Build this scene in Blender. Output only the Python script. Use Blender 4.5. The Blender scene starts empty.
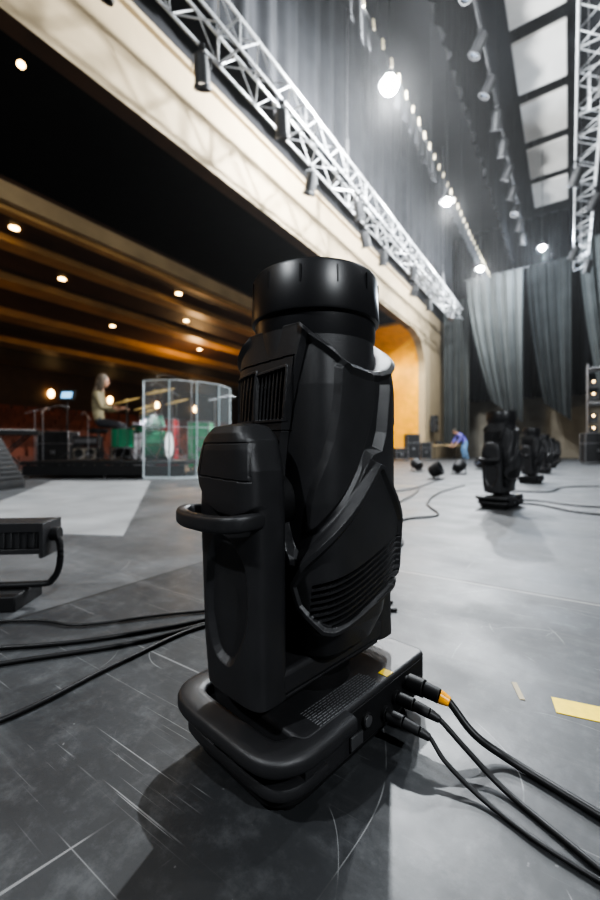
import bpy, bmesh, math, random
import numpy as np
from mathutils import Vector, Matrix, Euler
random.seed(7)
SC = bpy.context.scene
COL = SC.collection
try:
    SC.view_settings.look = 'AgX - High Contrast'
except Exception as ex:
    print('look', ex)

# ---------------------------------------------------------------- helpers
# world axes: x = up-stage direction, y = along the stage width, z = up.
def cv(X, Y, Z=0.0):
    """plan position measured to the right of / ahead of the photographer -> stage axes"""
    return Vector((0.8288*X-0.5595*Y, 0.5595*X+0.8288*Y, Z))
CAMROT = math.radians(34.02)

def mat(name, col, rough=0.5, metal=0.0, var=0.15, scale=8.0, bump=0.0, bscale=60.0,
        emit=None, estr=0.0, spec=0.5, coat=0.0, trans=0.0, alpha=1.0):
    m = bpy.data.materials.new(name); m.use_nodes = True
    nt = m.node_tree; b = nt.nodes['Principled BSDF']
    tc = nt.nodes.new('ShaderNodeTexCoord')
    n = nt.nodes.new('ShaderNodeTexNoise'); n.inputs['Scale'].default_value = scale
    n.inputs['Detail'].default_value = 4
    nt.links.new(tc.outputs['Object'], n.inputs['Vector'])
    r = nt.nodes.new('ShaderNodeValToRGB')
    c = Vector(col[:3])
    lo = c*(1-var); hi = c*(1+var)
    r.color_ramp.elements[0].position = 0.3; r.color_ramp.elements[1].position = 0.7
    r.color_ramp.elements[0].color = (*lo, 1); r.color_ramp.elements[1].color = (*hi, 1)
    nt.links.new(n.outputs['Fac'], r.inputs['Fac'])
    nt.links.new(r.outputs['Color'], b.inputs['Base Color'])
    b.inputs['Roughness'].default_value = rough
    b.inputs['Metallic'].default_value = metal
    b.inputs['Specular IOR Level'].default_value = spec
    b.inputs['Coat Weight'].default_value = coat
    b.inputs['Transmission Weight'].default_value = trans
    b.inputs['Alpha'].default_value = alpha
    if bump > 0:
        n2 = nt.nodes.new('ShaderNodeTexNoise'); n2.inputs['Scale'].default_value = bscale
        nt.links.new(tc.outputs['Object'], n2.inputs['Vector'])
        bp = nt.nodes.new('ShaderNodeBump'); bp.inputs['Strength'].default_value = bump
        bp.inputs['Distance'].default_value = 0.002
        nt.links.new(n2.outputs['Fac'], bp.inputs['Height'])
        nt.links.new(bp.outputs['Normal'], b.inputs['Normal'])
    if emit:
        b.inputs['Emission Color'].default_value = (*emit, 1)
        b.inputs['Emission Strength'].default_value = estr
    return m

class MB:
    def __init__(s): s.v = []; s.f = []; s.m = []
    def add(s, vs, fs, mi=0):
        o = len(s.v); s.v += [tuple(v) for v in vs]
        for f in fs: s.f.append(tuple(i+o for i in f)); s.m.append(mi)
    def box(s, c, d, mi=0, R=None):
        c = Vector(c); x, y, z = d[0]/2, d[1]/2, d[2]/2
        vs = [Vector((a*x, b*y, e*z)) for a in (-1, 1) for b in (-1, 1) for e in (-1, 1)]
        if R is not None: vs = [R@v for v in vs]
        s.add([v+c for v in vs], [(0,1,3,2),(4,6,7,5),(0,4,5,1),(2,3,7,6),(0,2,6,4),(1,5,7,3)], mi)
    def tube(s, p, q, r, n=6, mi=0, r2=None, cap=True):
        p = Vector(p); q = Vector(q); d = (q-p).normalized()
        a = d.orthogonal().normalized(); b = d.cross(a)
        r2 = r if r2 is None else r2
        vs = [p+(a*math.cos(2*math.pi*i/n)+b*math.sin(2*math.pi*i/n))*r for i in range(n)]
        vs += [q+(a*math.cos(2*math.pi*i/n)+b*math.sin(2*math.pi*i/n))*r2 for i in range(n)]
        fs = [(i, (i+1) % n, n+(i+1) % n, n+i) for i in range(n)]
        if cap: fs += [tuple(range(n-1, -1, -1)), tuple(range(n, 2*n))]
        s.add(vs, fs, mi)
    def path(s, pts, r, n=8, mi=0, sub=6, rz=None, closed=False):
        P = [Vector(p) for p in pts]
        if sub > 1:
            Q = []
            for i in range(len(P)-1):
                p0 = P[max(i-1, 0)]; p1 = P[i]; p2 = P[i+1]; p3 = P[min(i+2, len(P)-1)]
                for k in range(sub):
                    t = k/sub
                    Q.append(0.5*((2*p1)+(p2-p0)*t+(2*p0-5*p1+4*p2-p3)*t*t+(3*p1-p0-3*p2+p3)*t**3))
            Q.append(P[-1]); P = Q
        rz = r if rz is None else rz
        vs = []
        N = len(P)
        for i, p in enumerate(P):
            d = (P[min(i+1, N-1)]-P[max(i-1, 0)]).normalized()
            side = d.cross(Vector((0, 0, 1)))
            if side.length < 1e-3: side = Vector((1, 0, 0))
            side.normalize(); up = side.cross(d).normalized()
            for k in range(n):
                a = 2*math.pi*(k+0.5)/n
                ca, sa = math.cos(a), math.sin(a)
                if rz != r:
                    ca = math.copysign(abs(ca)**0.55, ca); sa = math.copysign(abs(sa)**0.55, sa)
                vs.append(p+side*ca*r+up*sa*rz)
        fs = [(i*n+k, i*n+(k+1) % n, (i+1)*n+(k+1) % n, (i+1)*n+k) for i in range(N-1) for k in range(n)]
        fs += [tuple(range(n-1, -1, -1)), tuple(range((N-1)*n, N*n))]
        s.add(vs, fs, mi)
    def lathe(s, prof, n=24, mi=0, M=None, cap=True):
        vs = []
        for r, z in prof:
            for k in range(n):
                a = 2*math.pi*k/n; v = Vector((r*math.cos(a), r*math.sin(a), z))
                vs.append(M@v if M is not None else v)
        L = len(prof)
        fs = [(i*n+k, i*n+(k+1) % n, (i+1)*n+(k+1) % n, (i+1)*n+k) for i in range(L-1) for k in range(n)]
        if cap: fs += [tuple(range(n-1, -1, -1)), tuple(range((L-1)*n, L*n))]
        s.add(vs, fs, mi)
    def ell(s, c, r, n=12, mi=0, R=None):
        prof = [(max(1e-4, math.sin(math.pi*i/n)), -math.cos(math.pi*i/n)) for i in range(n+1)]
        M = Matrix.Translation(c) @ (R.to_4x4() if R is not None else Matrix.Identity(4)) @ Matrix.Diagonal((r[0], r[1], r[2], 1))
        s.lathe(prof, n=max(8, n+4), mi=mi, M=M)
    def prism(s, poly, z0, z1, mi=0, M=None):
        n = len(poly)
        vs = [Vector((p[0], p[1], z0)) for p in poly]+[Vector((p[0], p[1], z1)) for p in poly]
        if M is not None: vs = [M@v for v in vs]
        s.add(vs, [tuple(range(n-1, -1, -1)), tuple(range(n, 2*n))]+[(i, (i+1) % n, n+(i+1) % n, n+i) for i in range(n)], mi)
    def build(s, name, mats, parent=None, loc=(0, 0, 0), rz=0.0, smooth=35, bevel=0.0, seg=2):
        me = bpy.data.meshes.new(name); me.from_pydata(s.v, [], s.f)
        for m in (mats if isinstance(mats, (list, tuple)) else [mats]): me.materials.append(m)
        me.polygons.foreach_set('material_index', s.m)
        me.validate(); me.update()
        bm = bmesh.new(); bm.from_mesh(me); bmesh.ops.recalc_face_normals(bm, faces=bm.faces); bm.to_mesh(me); bm.free()
        if smooth:
            me.polygons.foreach_set('use_smooth', [True]*len(me.polygons))
            me.set_sharp_from_angle(angle=math.radians(smooth))
        o = bpy.data.objects.new(name, me); COL.objects.link(o)
        o.location = loc; o.rotation_euler = (0, 0, rz)
        if parent: o.parent = parent
        if bevel > 0:
            b = o.modifiers.new('bevel', 'BEVEL'); b.width = bevel; b.segments = seg
            b.limit_method = 'ANGLE'; b.angle_limit = math.radians(40)
        return o

def empty(name, loc=(0, 0, 0), rz=0.0, scale=1.0):
    e = bpy.data.objects.new(name, None); COL.objects.link(e)
    e.empty_display_size = 0.1
    e.location = loc; e.rotation_euler = (0, 0, rz); e.scale = (scale,)*3
    return e

def dup(src, name, loc, rz=0.0, scale=1.0):
    e = empty(name, loc, rz, scale)
    for c in src.children:
        k = c.copy(); COL.objects.link(k); k.parent = e
    return e

def light(name, kind, loc, energy, color=(1, 1, 1), size=0.1, parent=None, target=None, angle=None):
    l = bpy.data.lights.new(name, kind); l.energy = energy; l.color = color
    if kind == 'AREA': l.shape = 'DISK'; l.size = size
    else: l.shadow_soft_size = size
    if angle: l.spot_size = math.radians(angle); l.spot_blend = 0.6
    o = bpy.data.objects.new(name, l); COL.objects.link(o); o.location = loc
    if target is not None:
        o.rotation_euler = (Vector(target)-Vector(loc)).to_track_quat('-Z', 'Y').to_euler()
    if parent: o.parent = parent
    return o

# ---------------------------------------------------------------- materials
M_body = mat('satin_black_plastic', (0.028, 0.028, 0.030), 0.42, 0, 0.1, 30, 0.25, 900, spec=0.6)
M_gloss = mat('gloss_black', (0.018, 0.018, 0.020), 0.38, 0, 0.1, 20)
M_black = mat('matte_black', (0.012, 0.012, 0.013), 0.6, 0, 0.2, 10)
M_rub = mat('black_rubber_cable', (0.016, 0.016, 0.017), 0.45, 0, 0.1, 30)
M_yel = mat('yellow_plastic', (0.9, 0.62, 0.02), 0.4)
M_org = mat('orange_plug_ring', (0.95, 0.42, 0.02), 0.35)
M_txt = mat('grey_print', (0.20, 0.205, 0.21), 0.5)
M_metal = mat('dull_metal', (0.35, 0.35, 0.36), 0.35, 0.9)
M_alu = mat('truss_aluminium', (0.48, 0.49, 0.50), 0.4, 0.35, 0.1, 5)
M_glass = mat('lens_glass', (0.05, 0.06, 0.08), 0.05, 0, 0.1, 5, coat=1)

# ---------------------------------------------------------------- moving head light
def sdf(px, py, poly):
    d = np.full(px.shape, 1e9); ins = np.zeros(px.shape, bool); n = len(poly)
    for i in range(n):
        x0, y0 = poly[i]; x1, y1 = poly[(i+1) % n]
        ex, ey = x1-x0, y1-y0
        t = np.clip(((px-x0)*ex+(py-y0)*ey)/(ex*ex+ey*ey+1e-12), 0, 1)
        d = np.minimum(d, np.hypot(px-(x0+t*ex), py-(y0+t*ey)))
        c = ((y0 > py) != (y1 > py)) & (px < (x1-x0)*(py-y0)/((y1-y0) if y1 != y0 else 1e-9)+x0)
        ins ^= c
    return np.where(ins, d, -d)
def sm(x): x = np.clip(x, 0, 1); return x*x*(3-2*x)
def lin(x): return np.clip(x, 0, 1)
K = 0.0021
def P(*a): return [(t*K, z) for t, z in a]
def smoothpoly(poly, it=2, w=.2):
    for _ in range(it):
        q = []
        for i in range(len(poly)):
            a = poly[i]; b = poly[(i+1) % len(poly)]
            q += [(a[0]*(1-w)+b[0]*w, a[1]*(1-w)+b[1]*w), (a[0]*w+b[0]*(1-w), a[1]*w+b[1]*(1-w))]
        poly = q
    return poly

def grid_mesh(name, X, Y, Z, mats, parent, smooth=30):
    nz, nt = X.shape
    co = np.stack([X, Y, Z], -1).reshape(-1, 3)
    i = np.arange(nz-1)[:, None]*nt; j = np.arange(nt)[None, :]; j2 = (j+1) % nt
    q = np.stack([i+j, i+j2, i+nt+j2, i+nt+j], -1).reshape(-1, 4)
    faces = q.tolist()+[list(range(nt-1, -1, -1)), list(range((nz-1)*nt, nz*nt))]
    me = bpy.data.meshes.new(name); me.from_pydata(co.tolist(), [], faces)
    me.materials.append(mats); me.update()
    me.polygons.foreach_set('use_smooth', [True]*len(me.polygons))
    me.set_sharp_from_angle(angle=math.radians(smooth))
    o = bpy.data.objects.new(name, me); COL.objects.link(o); o.parent = parent
    return o

def make_head(parent):
    NT, NZ = (960, 500)
    th = np.linspace(0, 360, NT, endpoint=False); z = np.linspace(0.165, 0.70, NZ)
    TH, Z = np.meshgrid(th, z)
    tm = ((TH-128) % 180)+128
    A = tm*K
    f = np.interp(Z, [.165, .18, .22, .30, .42, .60, .69], [.60, .72, .86, .95, 1, .99, .94])
    hx, hy = .110*f, .122*f
    c = np.abs(np.cos(np.radians(TH))); s = np.abs(np.sin(np.radians(TH))); n = 4.2
    r = ((c/hx)**n+(s/hy)**n)**(-1/n)
    r = np.where(Z > .6, np.maximum(r, .106), r)
    # recessed front face between the cheek crest and the diamond panel
    leaf = smoothpoly(P((216, .71), (205, .62), (194, .54), (188, .46), (190, .40), (200, .345), (210, .33), (236, .40), (268, .49),
                        (288, .50), (300, .64), (262, .64), (240, .66)), 1)
    r -= .014*lin(sdf(A, Z, leaf)/.009)
    sp = smoothpoly(P((236, .64), (262, .64), (284, .62), (280, .55), (262, .478), (240, .415), (222, .37), (213, .375), (215, .43), (228, .50), (234, .57)), 1)
    r += .009*lin(sdf(A, Z, sp)/.010)
    sw = smoothpoly(P((178, .42), (192, .36), (200, .315), (208, .325), (200, .37), (192, .43), (184, .46)), 1)
    r += .009*lin(sdf(A, Z, sw)/.006)
    low = P((140, .40), (184, .40), (196, .30), (204, .22), (150, .20))
    r += .005*lin(sdf(A, Z, low)/.012)
    dia = smoothpoly(P((268, .486), (277, .480), (306.5, .385), (307, .30), (298, .262), (234, .220), (224, .224), (206, .262), (201, .298), (210, .335)), 1, .05)
    sd = sdf(A, Z, dia)
    r += .018*lin(sd/.007)
    r -= .006*lin((sd-.013)/.004)
    gr = smoothpoly(P((220, .304), (300, .358), (301, .280), (292, .268), (234, .238), (218, .254)), 1, .04)
    g = sdf(A, Z, gr)
    gm = sm(g/.002)
    w = Z-.33*(A-224*K)
    slot = (np.sin(w*2*np.pi/.0100) > 0.0).astype(float)
    r -= gm*(.001+.010*slot)
    for a0, a1 in ((163, 196), (131, 159)):
        vp = P((a0, .548), (a0+1, .622), (a1+2, .628), (a1, .548))
        v = sdf(A, Z, vp)
        u = A-.10*(Z-.55)
        r -= sm(v/.002)*(.002+.009*(np.sin(u*2*np.pi/.0100) > -0.1))
        r += .0020*sm((v+.005)/.0015)*(v < 0)
    for poly in (P((129, .53), (200, .53), (206, .645), (129, .640)),):
        v = np.abs(sdf(A, Z, poly)); r -= .0022*(v < .0011)
    dd = np.abs(((TH-270+90) % 180)-90)
    zt = np.interp(dd, [0, 22, 60, 90], [.628, .632, .694, .694])
    r += .007*lin(1-np.abs(Z-zt+.007)/.010)*lin((62-dd)/6)
    k = sm((Z-zt)/.003)
    r = r*(1-k)+.104*k
    X = r*np.cos(np.radians(TH)); Y = r*np.sin(np.radians(TH))
    return grid_mesh('head_shell', X, Y, Z, M_body, parent, 22)

def make_arm(parent, name, flip):
    NT, NZ = 360, 300
    th = np.linspace(0, 360, NT, endpoint=False); z = np.linspace(0.135, 0.54, NZ)
    TH, Z = np.meshgrid(th, z)
    f = lambda ks, vs: np.interp(Z, ks, vs)
    hx = f([.135, .20, .40, .50, .525, .536, .54], [.034, .035, .036, .036, .033, .026, .015])
    y0 = f([.135, .20, .40, .47, .515, .535, .54], [-.060, -.058, -.056, -.052, -.040, -.025, -.01])
    y1 = f([.135, .20, .40, .47, .515, .535, .54], [.076, .086, .098, .094, .076, .055, .04])
    hy = (y1-y0)/2; cy = (y1+y0)/2
    c = np.abs(np.cos(np.radians(TH))); s = np.abs(np.sin(np.radians(TH))); n = 4.2
    r = ((c/hx)**n+(s/hy)**n)**(-1/n)
    X = -.150+r*np.cos(np.radians(TH)); Y = cy+r*np.sin(np.radians(TH))
    outer = sm((-X-.135)/.02)
    cap = smoothpoly([(-.09, .44), (-.03, .40), (.04, .405), (.085, .45), (.115, .54), (-.09, .54)], 1)
    X -= outer*.009*lin(sdf(Y, Z, cap)/.005)
    leaf = smoothpoly([(-.0, .37), (-.036, .33), (-.036, .24), (.0, .175), (.045, .185), (.070, .25), (.063, .34), (.038, .375)])
    X += outer*.009*lin(sdf(Y, Z, leaf)/.010)
    v = np.abs(sdf(Y, Z, [(-.046, .455), (-.04, .51), (.060, .51), (.072, .46)])); X += outer*.0015*(v < .0012)
    if flip: X = -X*.96
    return grid_mesh(name, X, Y, Z, M_body, parent, 25)

def rounded(x0, x1, y0, y1, r, n=6):
    pts = []
    for cx, cy, a in ((x1-r, y1-r, 0), (x0+r, y1-r, 90), (x0+r, y0+r, 180), (x1-r, y0+r, 270)):
        for k in range(n+1):
            t = math.radians(a+90*k/n); pts.append((cx+r*math.cos(t), cy+r*math.sin(t)))
    return pts

def make_moving_head(name, loc, rz):
    e = empty(name, loc, rz)
    make_head(e)
    make_arm(e, 'yoke_arm_1', False); make_arm(e, 'yoke_arm_2', True)
    b = MB()
    b.lathe([(.100, .66), (.106, .69), (.107, .716), (.1125, .718), (.1135, .722), (.1105, .790), (.108, .7955), (.103, .7955), (.100, .78), (.095, .775)], n=96, mi=0)
    for k in range(12):
        a = 2*math.pi*k/12
        R = Matrix.Rotation(a, 3, 'Z')
        b.box(R@Vector((.1108, 0, .772)), (.0035, .0025, .026), 0, R)
    b.lathe([(.0, .765), (.04, .774), (.08, .776), (.094, .773)], n=48, mi=1, cap=False)
    b.build('lens_barrel', [M_gloss, M_glass], e)
    b = MB()
    for sgn in (-1, 1):
        b.tube((sgn*.085, .0, .42), (sgn*.122, .0, .42), .045, 32)
    b.build('tilt_axle', M_black, e)
    b = MB()
    b.prism(rounded(-.180, .174, -.058, .078, .035), .136, .175)
    b.prism(rounded(-.150, .150, -.05, .07, .03), .122, .138)
    b.build('yoke_base', M_body, e, bevel=.008, seg=3)
    b = MB(); b.tube((0, 0, .102), (0, 0, .128), .062, 40)
    b.build('pan_bearing', M_black, e)
    b = MB()
    b.prism(rounded(-.145, .206, -.110, .128, .016), .028, .104)
    b.build('base_housing', M_body, e, bevel=.006, seg=3)
    b = MB()
    b.prism(rounded(-.180, .200, -.100, .120, .05), .012, .030)
    for x in (-.14, .16):
        for y in (-.07, .09): b.tube((x, y, 0), (x, y, .013), .018, 20)
    b.build('base_skid', M_black, e, bevel=.004)
    b = MB()
    b.path([(-.05, -.106, .090), (-.125, -.107, .090), (-.165, -.099, .090), (-.186, -.074, .090), (-.190, 0, .090), (-.190, .086, .090), (-.176, .118, .090), (-.14, .128, .090), (-.05, .126, .090)], .023, 16, 0, 6, .0135)
    b.path([(-.10, -.102, .046), (-.145, -.102, .046), (-.172, -.09, .046), (-.181, -.06, .046), (-.182, 0, .046), (-.182, .08, .046), (-.168, .115, .046), (-.10, .124, .046)], .013, 12, 0, 5, .010)
    for y in (-.103, .125):
        b.box((-.13, y, .066), (.03, .018, .05))
    b.build('carry_bumper', M_body, e)
    b = MB()
    pts = [(-.166, -.046, .400), (-.195, -.047, .400), (-.213, -.034, .398), (-.220, -.0, .396), (-.222, .03, .396), (-.220, .062, .396), (-.212, .092, .398), (-.192, .104, .400), (-.160, .090, .400)]
    b.path(pts, .009, 16, 0, 6, .012)
    b.build('handle_1', M_body, e)
    b = MB(); rnd = random.Random(3)
    for row in range(9):
        y = -.1030+row*.0048; x = -.105
        while x < .045:
            w = rnd.uniform(.003, .010); b.box((x+w/2, y, .1042), (w, .0011, .0006)); x += w+.0026
    b.build('label_print', M_txt, e, smooth=0)
    b = MB(); b.box((.080, -.0965, .1044), (.020, .018, .0008)); b.build('warning_sticker', M_yel, e, smooth=0)
    b = MB()
    b.box((.07, -.1105, .066), (.23, .004, .060), 0)
    for x, z in ((.12, .078), (.085, .066), (.05, .055), (-.005, .07), (.165, .06)):
        b.tube((x, -.110, z), (x, -.119, z), .012, 20, 0)
        b.tube((x, -.1185, z), (x, -.1195, z), .009, 16, 1)
    b.box((-.03, -.113, .05), (.03, .004, .02), 1)
    b.build('connector_panel', [M_black, M_metal], e, bevel=.001)
    return e

main = make_moving_head('moving_head_light', cv(.027, .72), math.radians(80.2))
for i, s in enumerate((3.90, 7.05, 10.2, 13.4, 16.6, 19.6)):
    dup(main, 'moving_head_light.%03d' % (i+1), (-.50+.01*i, s, 0), math.radians(80.2+random.uniform(-4, 4)), 1.05)

def loc2w(x, y, z, ang=80.2):
    c = cv(.027, .72); a = math.radians(ang)
    return Vector((c.x+x*math.cos(a)-y*math.sin(a), c.y+x*math.sin(a)+y*math.cos(a), z))

def cable(name, pts, r=.0045):
    b = MB(); b.path(pts, r, 10, 0, 10)
    return b.build(name, [M_rub], smooth=60)
CW = lambda *a: [cv(*p) for p in a]
def plugcable(name, x, z, rest, rp, rc, ring=False):
    e = empty(name)
    b = MB()
    p0 = loc2w(x, -.1185, z); p1 = loc2w(x+.002, -.148, z-.001); p2 = loc2w(x+.006, -.174, z-.005); p3 = loc2w(x+.010, -.190, z-.010)
    b.tube(p0, p1, rp, 20, 1); b.tube(p1, p2, rp*.86, 20, 1, rp*.8)
    b.tube(p2, p3, rp*.8, 16, 2 if ring else 0, rp*.55)
    b.build('plug', [M_rub, M_black, M_org], e, bevel=.0012)
    b = MB(); b.path([p2, p3]+CW(*rest), rc, 10, 0, 10); b.build('cord', [M_rub], e, smooth=60)
plugcable('power_cable', .122, .079, [(.285, .655, .035), (.335, .63, .009), (.42, .52, .0065), (.52, .38, .0065), (.64, .2, .0065), (.8, -.1, .0065)], .0150, .0062, True)
plugcable('data_cable', .085, .067, [(.262, .625, .030), (.300, .575, .006), (.36, .46, .005), (.42, .33, .005), (.5, .1, .005)], .0105, .0042)
plugcable('data_cable', .050, .055, [(.222, .605, .026), (.262, .56, .006), (.315, .49, .0045), (.40, .42, .0045), (.50, .40, .0045), (.70, .32, .0045)], .010, .0036)
cable('floor_cable', CW((.30, 1.30, .006), (.02, 1.24, .006), (-.20, 1.20, .006), (-.38, 1.11, .006), (-.62, 1.02, .006), (-.95, .98, .006)), .0055)
cable('floor_cable', CW((.30, 1.24, .006), (.0, 1.20, .006), (-.22, 1.165, .006), (-.42, 1.03, .006), (-.68, .93, .006), (-.95, .82, .006)), .0055)
cable('floor_cable', CW((.25, 1.2, .006), (-.02, 1.15, .006), (-.26, 1.13, .006), (-.42, .93, .006), (-.55, .73, .006), (-.75, .62, .006)), .005)
cable('floor_cable', CW((.28, 1.36, .006), (-.1, 1.27, .006), (-.40, 1.2, .006), (-.62, 1.13, .006), (-.80, 1.16, .006), (-1.25, 1.10, .006)), .004)
cable('floor_cable', CW((.20, 1.6, .006), (.45, 1.95, .006), (.56, 2.2, .006), (.50, 2.45, .006), (.75, 2.85, .006), (1.05, 3.05, .006), (1.18, 3.7, .006), (1.6, 4.6, .006), (2.3, 5.6, .006)), .009)
cable('floor_cable', CW((.30, 1.9, .006), (.50, 2.6, .006), (.78, 3.3, .006), (.95, 3.8, .006), (1.2, 4.3, .006), (1.45, 4.9, .006)), .009)
cable('floor_cable', CW((.5, 4.9, .006), (1.0, 4.7, .006), (1.5, 5.2, .006), (1.9, 5.9, .006), (2.3, 6.6, .006)), .010)
cable('floor_cable', CW((1.9, 3.75, .006), (2.15, 3.6, .006), (2.2, 3.2, .006), (2.5, 2.85, .006), (3.0, 2.5, .006)), .010)
cable('floor_cable', CW((1.95, 3.95, .006), (2.3, 3.9, .006), (2.5, 3.5, .006), (3.0, 3.4, .006), (3.6, 3.3, .006)), .009)
cable('floor_cable', CW((2.4, 4.9, .006), (2.9, 4.7, .006), (3.5, 5.3, .006), (4.2, 5.4, .006), (5.0, 5.0, .006)), .010)

# ---------------------------------------------------------------- floor
def floor_material():
    m = bpy.data.materials.new('stage_floor_painted'); m.use_nodes = True
    nt = m.node_tree; N = nt.nodes; L = nt.links; b = N['Principled BSDF']
    tc = N.new('ShaderNodeTexCoord'); sx = N.new('ShaderNodeSeparateXYZ')
    L.new(tc.outputs['Object'], sx.inputs[0])
    def math_(op, a, bb=None, c=None):
        n = N.new('ShaderNodeMath'); n.operation = op
        for i, v in enumerate((a, bb, c)):
            if v is None: continue
            if isinstance(v, (int, float)): n.inputs[i].default_value = v
            else: L.new(v, n.inputs[i])
        return n.outputs[0]
    def noise(scale, detail=4, vec=None, rough=.5):
        n = N.new('ShaderNodeTexNoise'); n.inputs['Scale'].default_value = scale
        n.inputs['Detail'].default_value = detail; n.inputs['Roughness'].default_value = rough
        L.new(vec if vec else tc.outputs['Object'], n.inputs['Vector']); return n.outputs['Fac']
    def mapping(rot, scl):
        n = N.new('ShaderNodeMapping'); n.inputs['Rotation'].default_value = (0, 0, math.radians(rot))
        n.inputs['Scale'].default_value = scl; L.new(tc.outputs['Object'], n.inputs['Vector']); return n.outputs[0]
    def ramp(fac, p0, p1, c0=0.0, c1=1.0):
        n = N.new('ShaderNodeMapRange'); n.interpolation_type = 'SMOOTHSTEP'
        n.inputs[1].default_value = p0; n.inputs[2].default_value = p1
        n.inputs[3].default_value = c0; n.inputs[4].default_value = c1
        L.new(fac, n.inputs[0]); return n.outputs[0]
    def mix(f, a, c):
        n = N.new('ShaderNodeMix'); n.data_type = 'RGBA'
        if isinstance(f, float): n.inputs[0].default_value = f
        else: L.new(f, n.inputs[0])
        for i, v in ((6, a), (7, c)):
            if isinstance(v, tuple): n.inputs[i].default_value = v
            else: L.new(v, n.inputs[i])
        return n.outputs[2]
    x = sx.outputs['X']; y = sx.outputs['Y']
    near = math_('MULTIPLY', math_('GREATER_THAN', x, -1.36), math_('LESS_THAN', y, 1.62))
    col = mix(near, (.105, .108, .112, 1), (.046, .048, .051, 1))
    big = ramp(noise(1.3, 8, None, .65), .35, .68)
    col = mix(math_('MULTIPLY', big, .55), col, (.024, .025, .027, 1))
    fine = ramp(noise(18, 8, None, .75), .46, .72)
    col = mix(math_('MULTIPLY', fine, .14), col, (.30, .31, .32, 1))
    smear = ramp(noise(1.0, 6, mapping(28, (1.2, 9, 1)), .65), .52, .72)
    col = mix(math_('MULTIPLY', smear, .20), col, (.24, .245, .25, 1))
    tot = None
    for i, (rot, sc, th) in enumerate(((20, (.9, 170, 1), .73), (-35, (1.1, 190, 1), .73), (75, (.8, 150, 1), .72), (110, (1.6, 220, 1), .725), (-8, (2.2, 240, 1), .73), (50, (2.8, 260, 1), .72), (-62, (3.2, 260, 1), .72), (5, (4.0, 300, 1), .72))):
        v = mapping(rot, sc)
        s_ = ramp(noise(1.0, 1, v, .3), th, th+.06)
        msk = ramp(noise(2.1+i*.4, 3), .52, .62)
        s_ = math_('MULTIPLY', s_, msk)
        tot = s_ if tot is None else math_('MAXIMUM', tot, s_)
    for sc, lv in ((.9, .5), (1.6, .46), (1.25, .55), (2.2, .52)):
        iso = math_('LESS_THAN', math_('ABSOLUTE', math_('SUBTRACT', noise(sc, 0), lv)), .0007)
        iso = math_('MULTIPLY', iso, ramp(noise(3.3*sc, 3), .52, .60))
        tot = math_('MAXIMUM', tot, iso)
    dots = ramp(noise(55, 2), .74, .78); tot = math_('MAXIMUM', tot, math_('MULTIPLY', dots, .6))
    col = mix(math_('MULTIPLY', tot, .48), col, (.34, .34, .34, 1))
    def seam(c, pos, w): return math_('LESS_THAN', math_('ABSOLUTE', math_('SUBTRACT', c, pos)), w)
    sm_ = seam(x, -1.36, .006)
    sm_ = math_('MAXIMUM', sm_, seam(y, 1.62, .004))
    for p, c in ((-2.58, x), (3.3, y), (-3.8, x), (5.74, y), (8.2, y), (-5.1, x), (2.3, x)):
        sm_ = math_('MAXIMUM', sm_, seam(c, p, .004))
    col = mix(math_('MULTIPLY', sm_, .8), col, (.015, .015, .015, 1))
    edge = math_('MULTIPLY', seam(y, 1.605, .006), math_('GREATER_THAN', x, -1.36))
    col = mix(math_('MULTIPLY', edge, .5), col, (.40, .38, .35, 1))
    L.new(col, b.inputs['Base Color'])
    rg = ramp(noise(3, 5), .3, .7, .40, .60); L.new(rg, b.inputs['Roughness'])
    bp = N.new('ShaderNodeBump'); bp.inputs['Strength'].default_value = .3; bp.inputs['Distance'].default_value = .002
    L.new(noise(45, 4), bp.inputs['Height']); L.new(bp.outputs[0], b.inputs['Normal'])
    return m
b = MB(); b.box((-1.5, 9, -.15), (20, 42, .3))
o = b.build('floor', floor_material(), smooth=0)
M_tape = mat('yellow_gaffer_tape', (.85, .62, .02), .5, 0, .1, 60)
M_tape2 = mat('cream_tape', (.45, .38, .24), .6)
def strip(name, a, c, w, m):
    a = cv(*a); c = cv(*c); d = (c-a); ln = d.length; ang = math.atan2(d.y, d.x)
    b = MB(); b.box((0, 0, .0006), (ln, w, .0012)); return b.build(name, m, loc=(a+c)/2, rz=ang, smooth=0)
strip('floor_tape', (.498, .785), (.72, .69), .052, M_tape)
strip('floor_tape', (.445, .80), (.46, .86), .010, M_tape2)
strip('floor_tape', (1.25, 5.6), (1.6, 5.5), .04, M_tape2)
# patch of light on the left floor, put in as a pale flat sheet
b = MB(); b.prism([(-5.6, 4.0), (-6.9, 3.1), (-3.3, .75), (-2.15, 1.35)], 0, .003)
b.build('floor_light_patch', mat('painted_light_patch', (.27, .275, .28), .5, 0, .2, 3), smooth=0)

# ---------------------------------------------------------------- shell
M_plaster = mat('cream_plaster', (.38, .30, .19), .7, 0, .06, 2)
M_wood = mat('orange_wood_panel', (.85, .40, .015), .4, 0, .12, 3)
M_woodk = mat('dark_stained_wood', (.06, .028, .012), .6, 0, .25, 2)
M_dark = mat('dark_wall_paint', (.012, .012, .014), .8, 0, .2, 1)
M_grey = mat('grey_block_wall', (.30, .27, .22), .8, 0, .15, 1.5)
M_velour = mat('charcoal_velour', (.020, .021, .024), .9, 0, .25, 1.5)
M_bvel = mat('black_velour', (.006, .006, .007), .9, 0, .25, 1.5, spec=.2)
M_drape = mat('charcoal_grey_drape', (.032, .036, .035), .85, 0, .2, 1.2)

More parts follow.
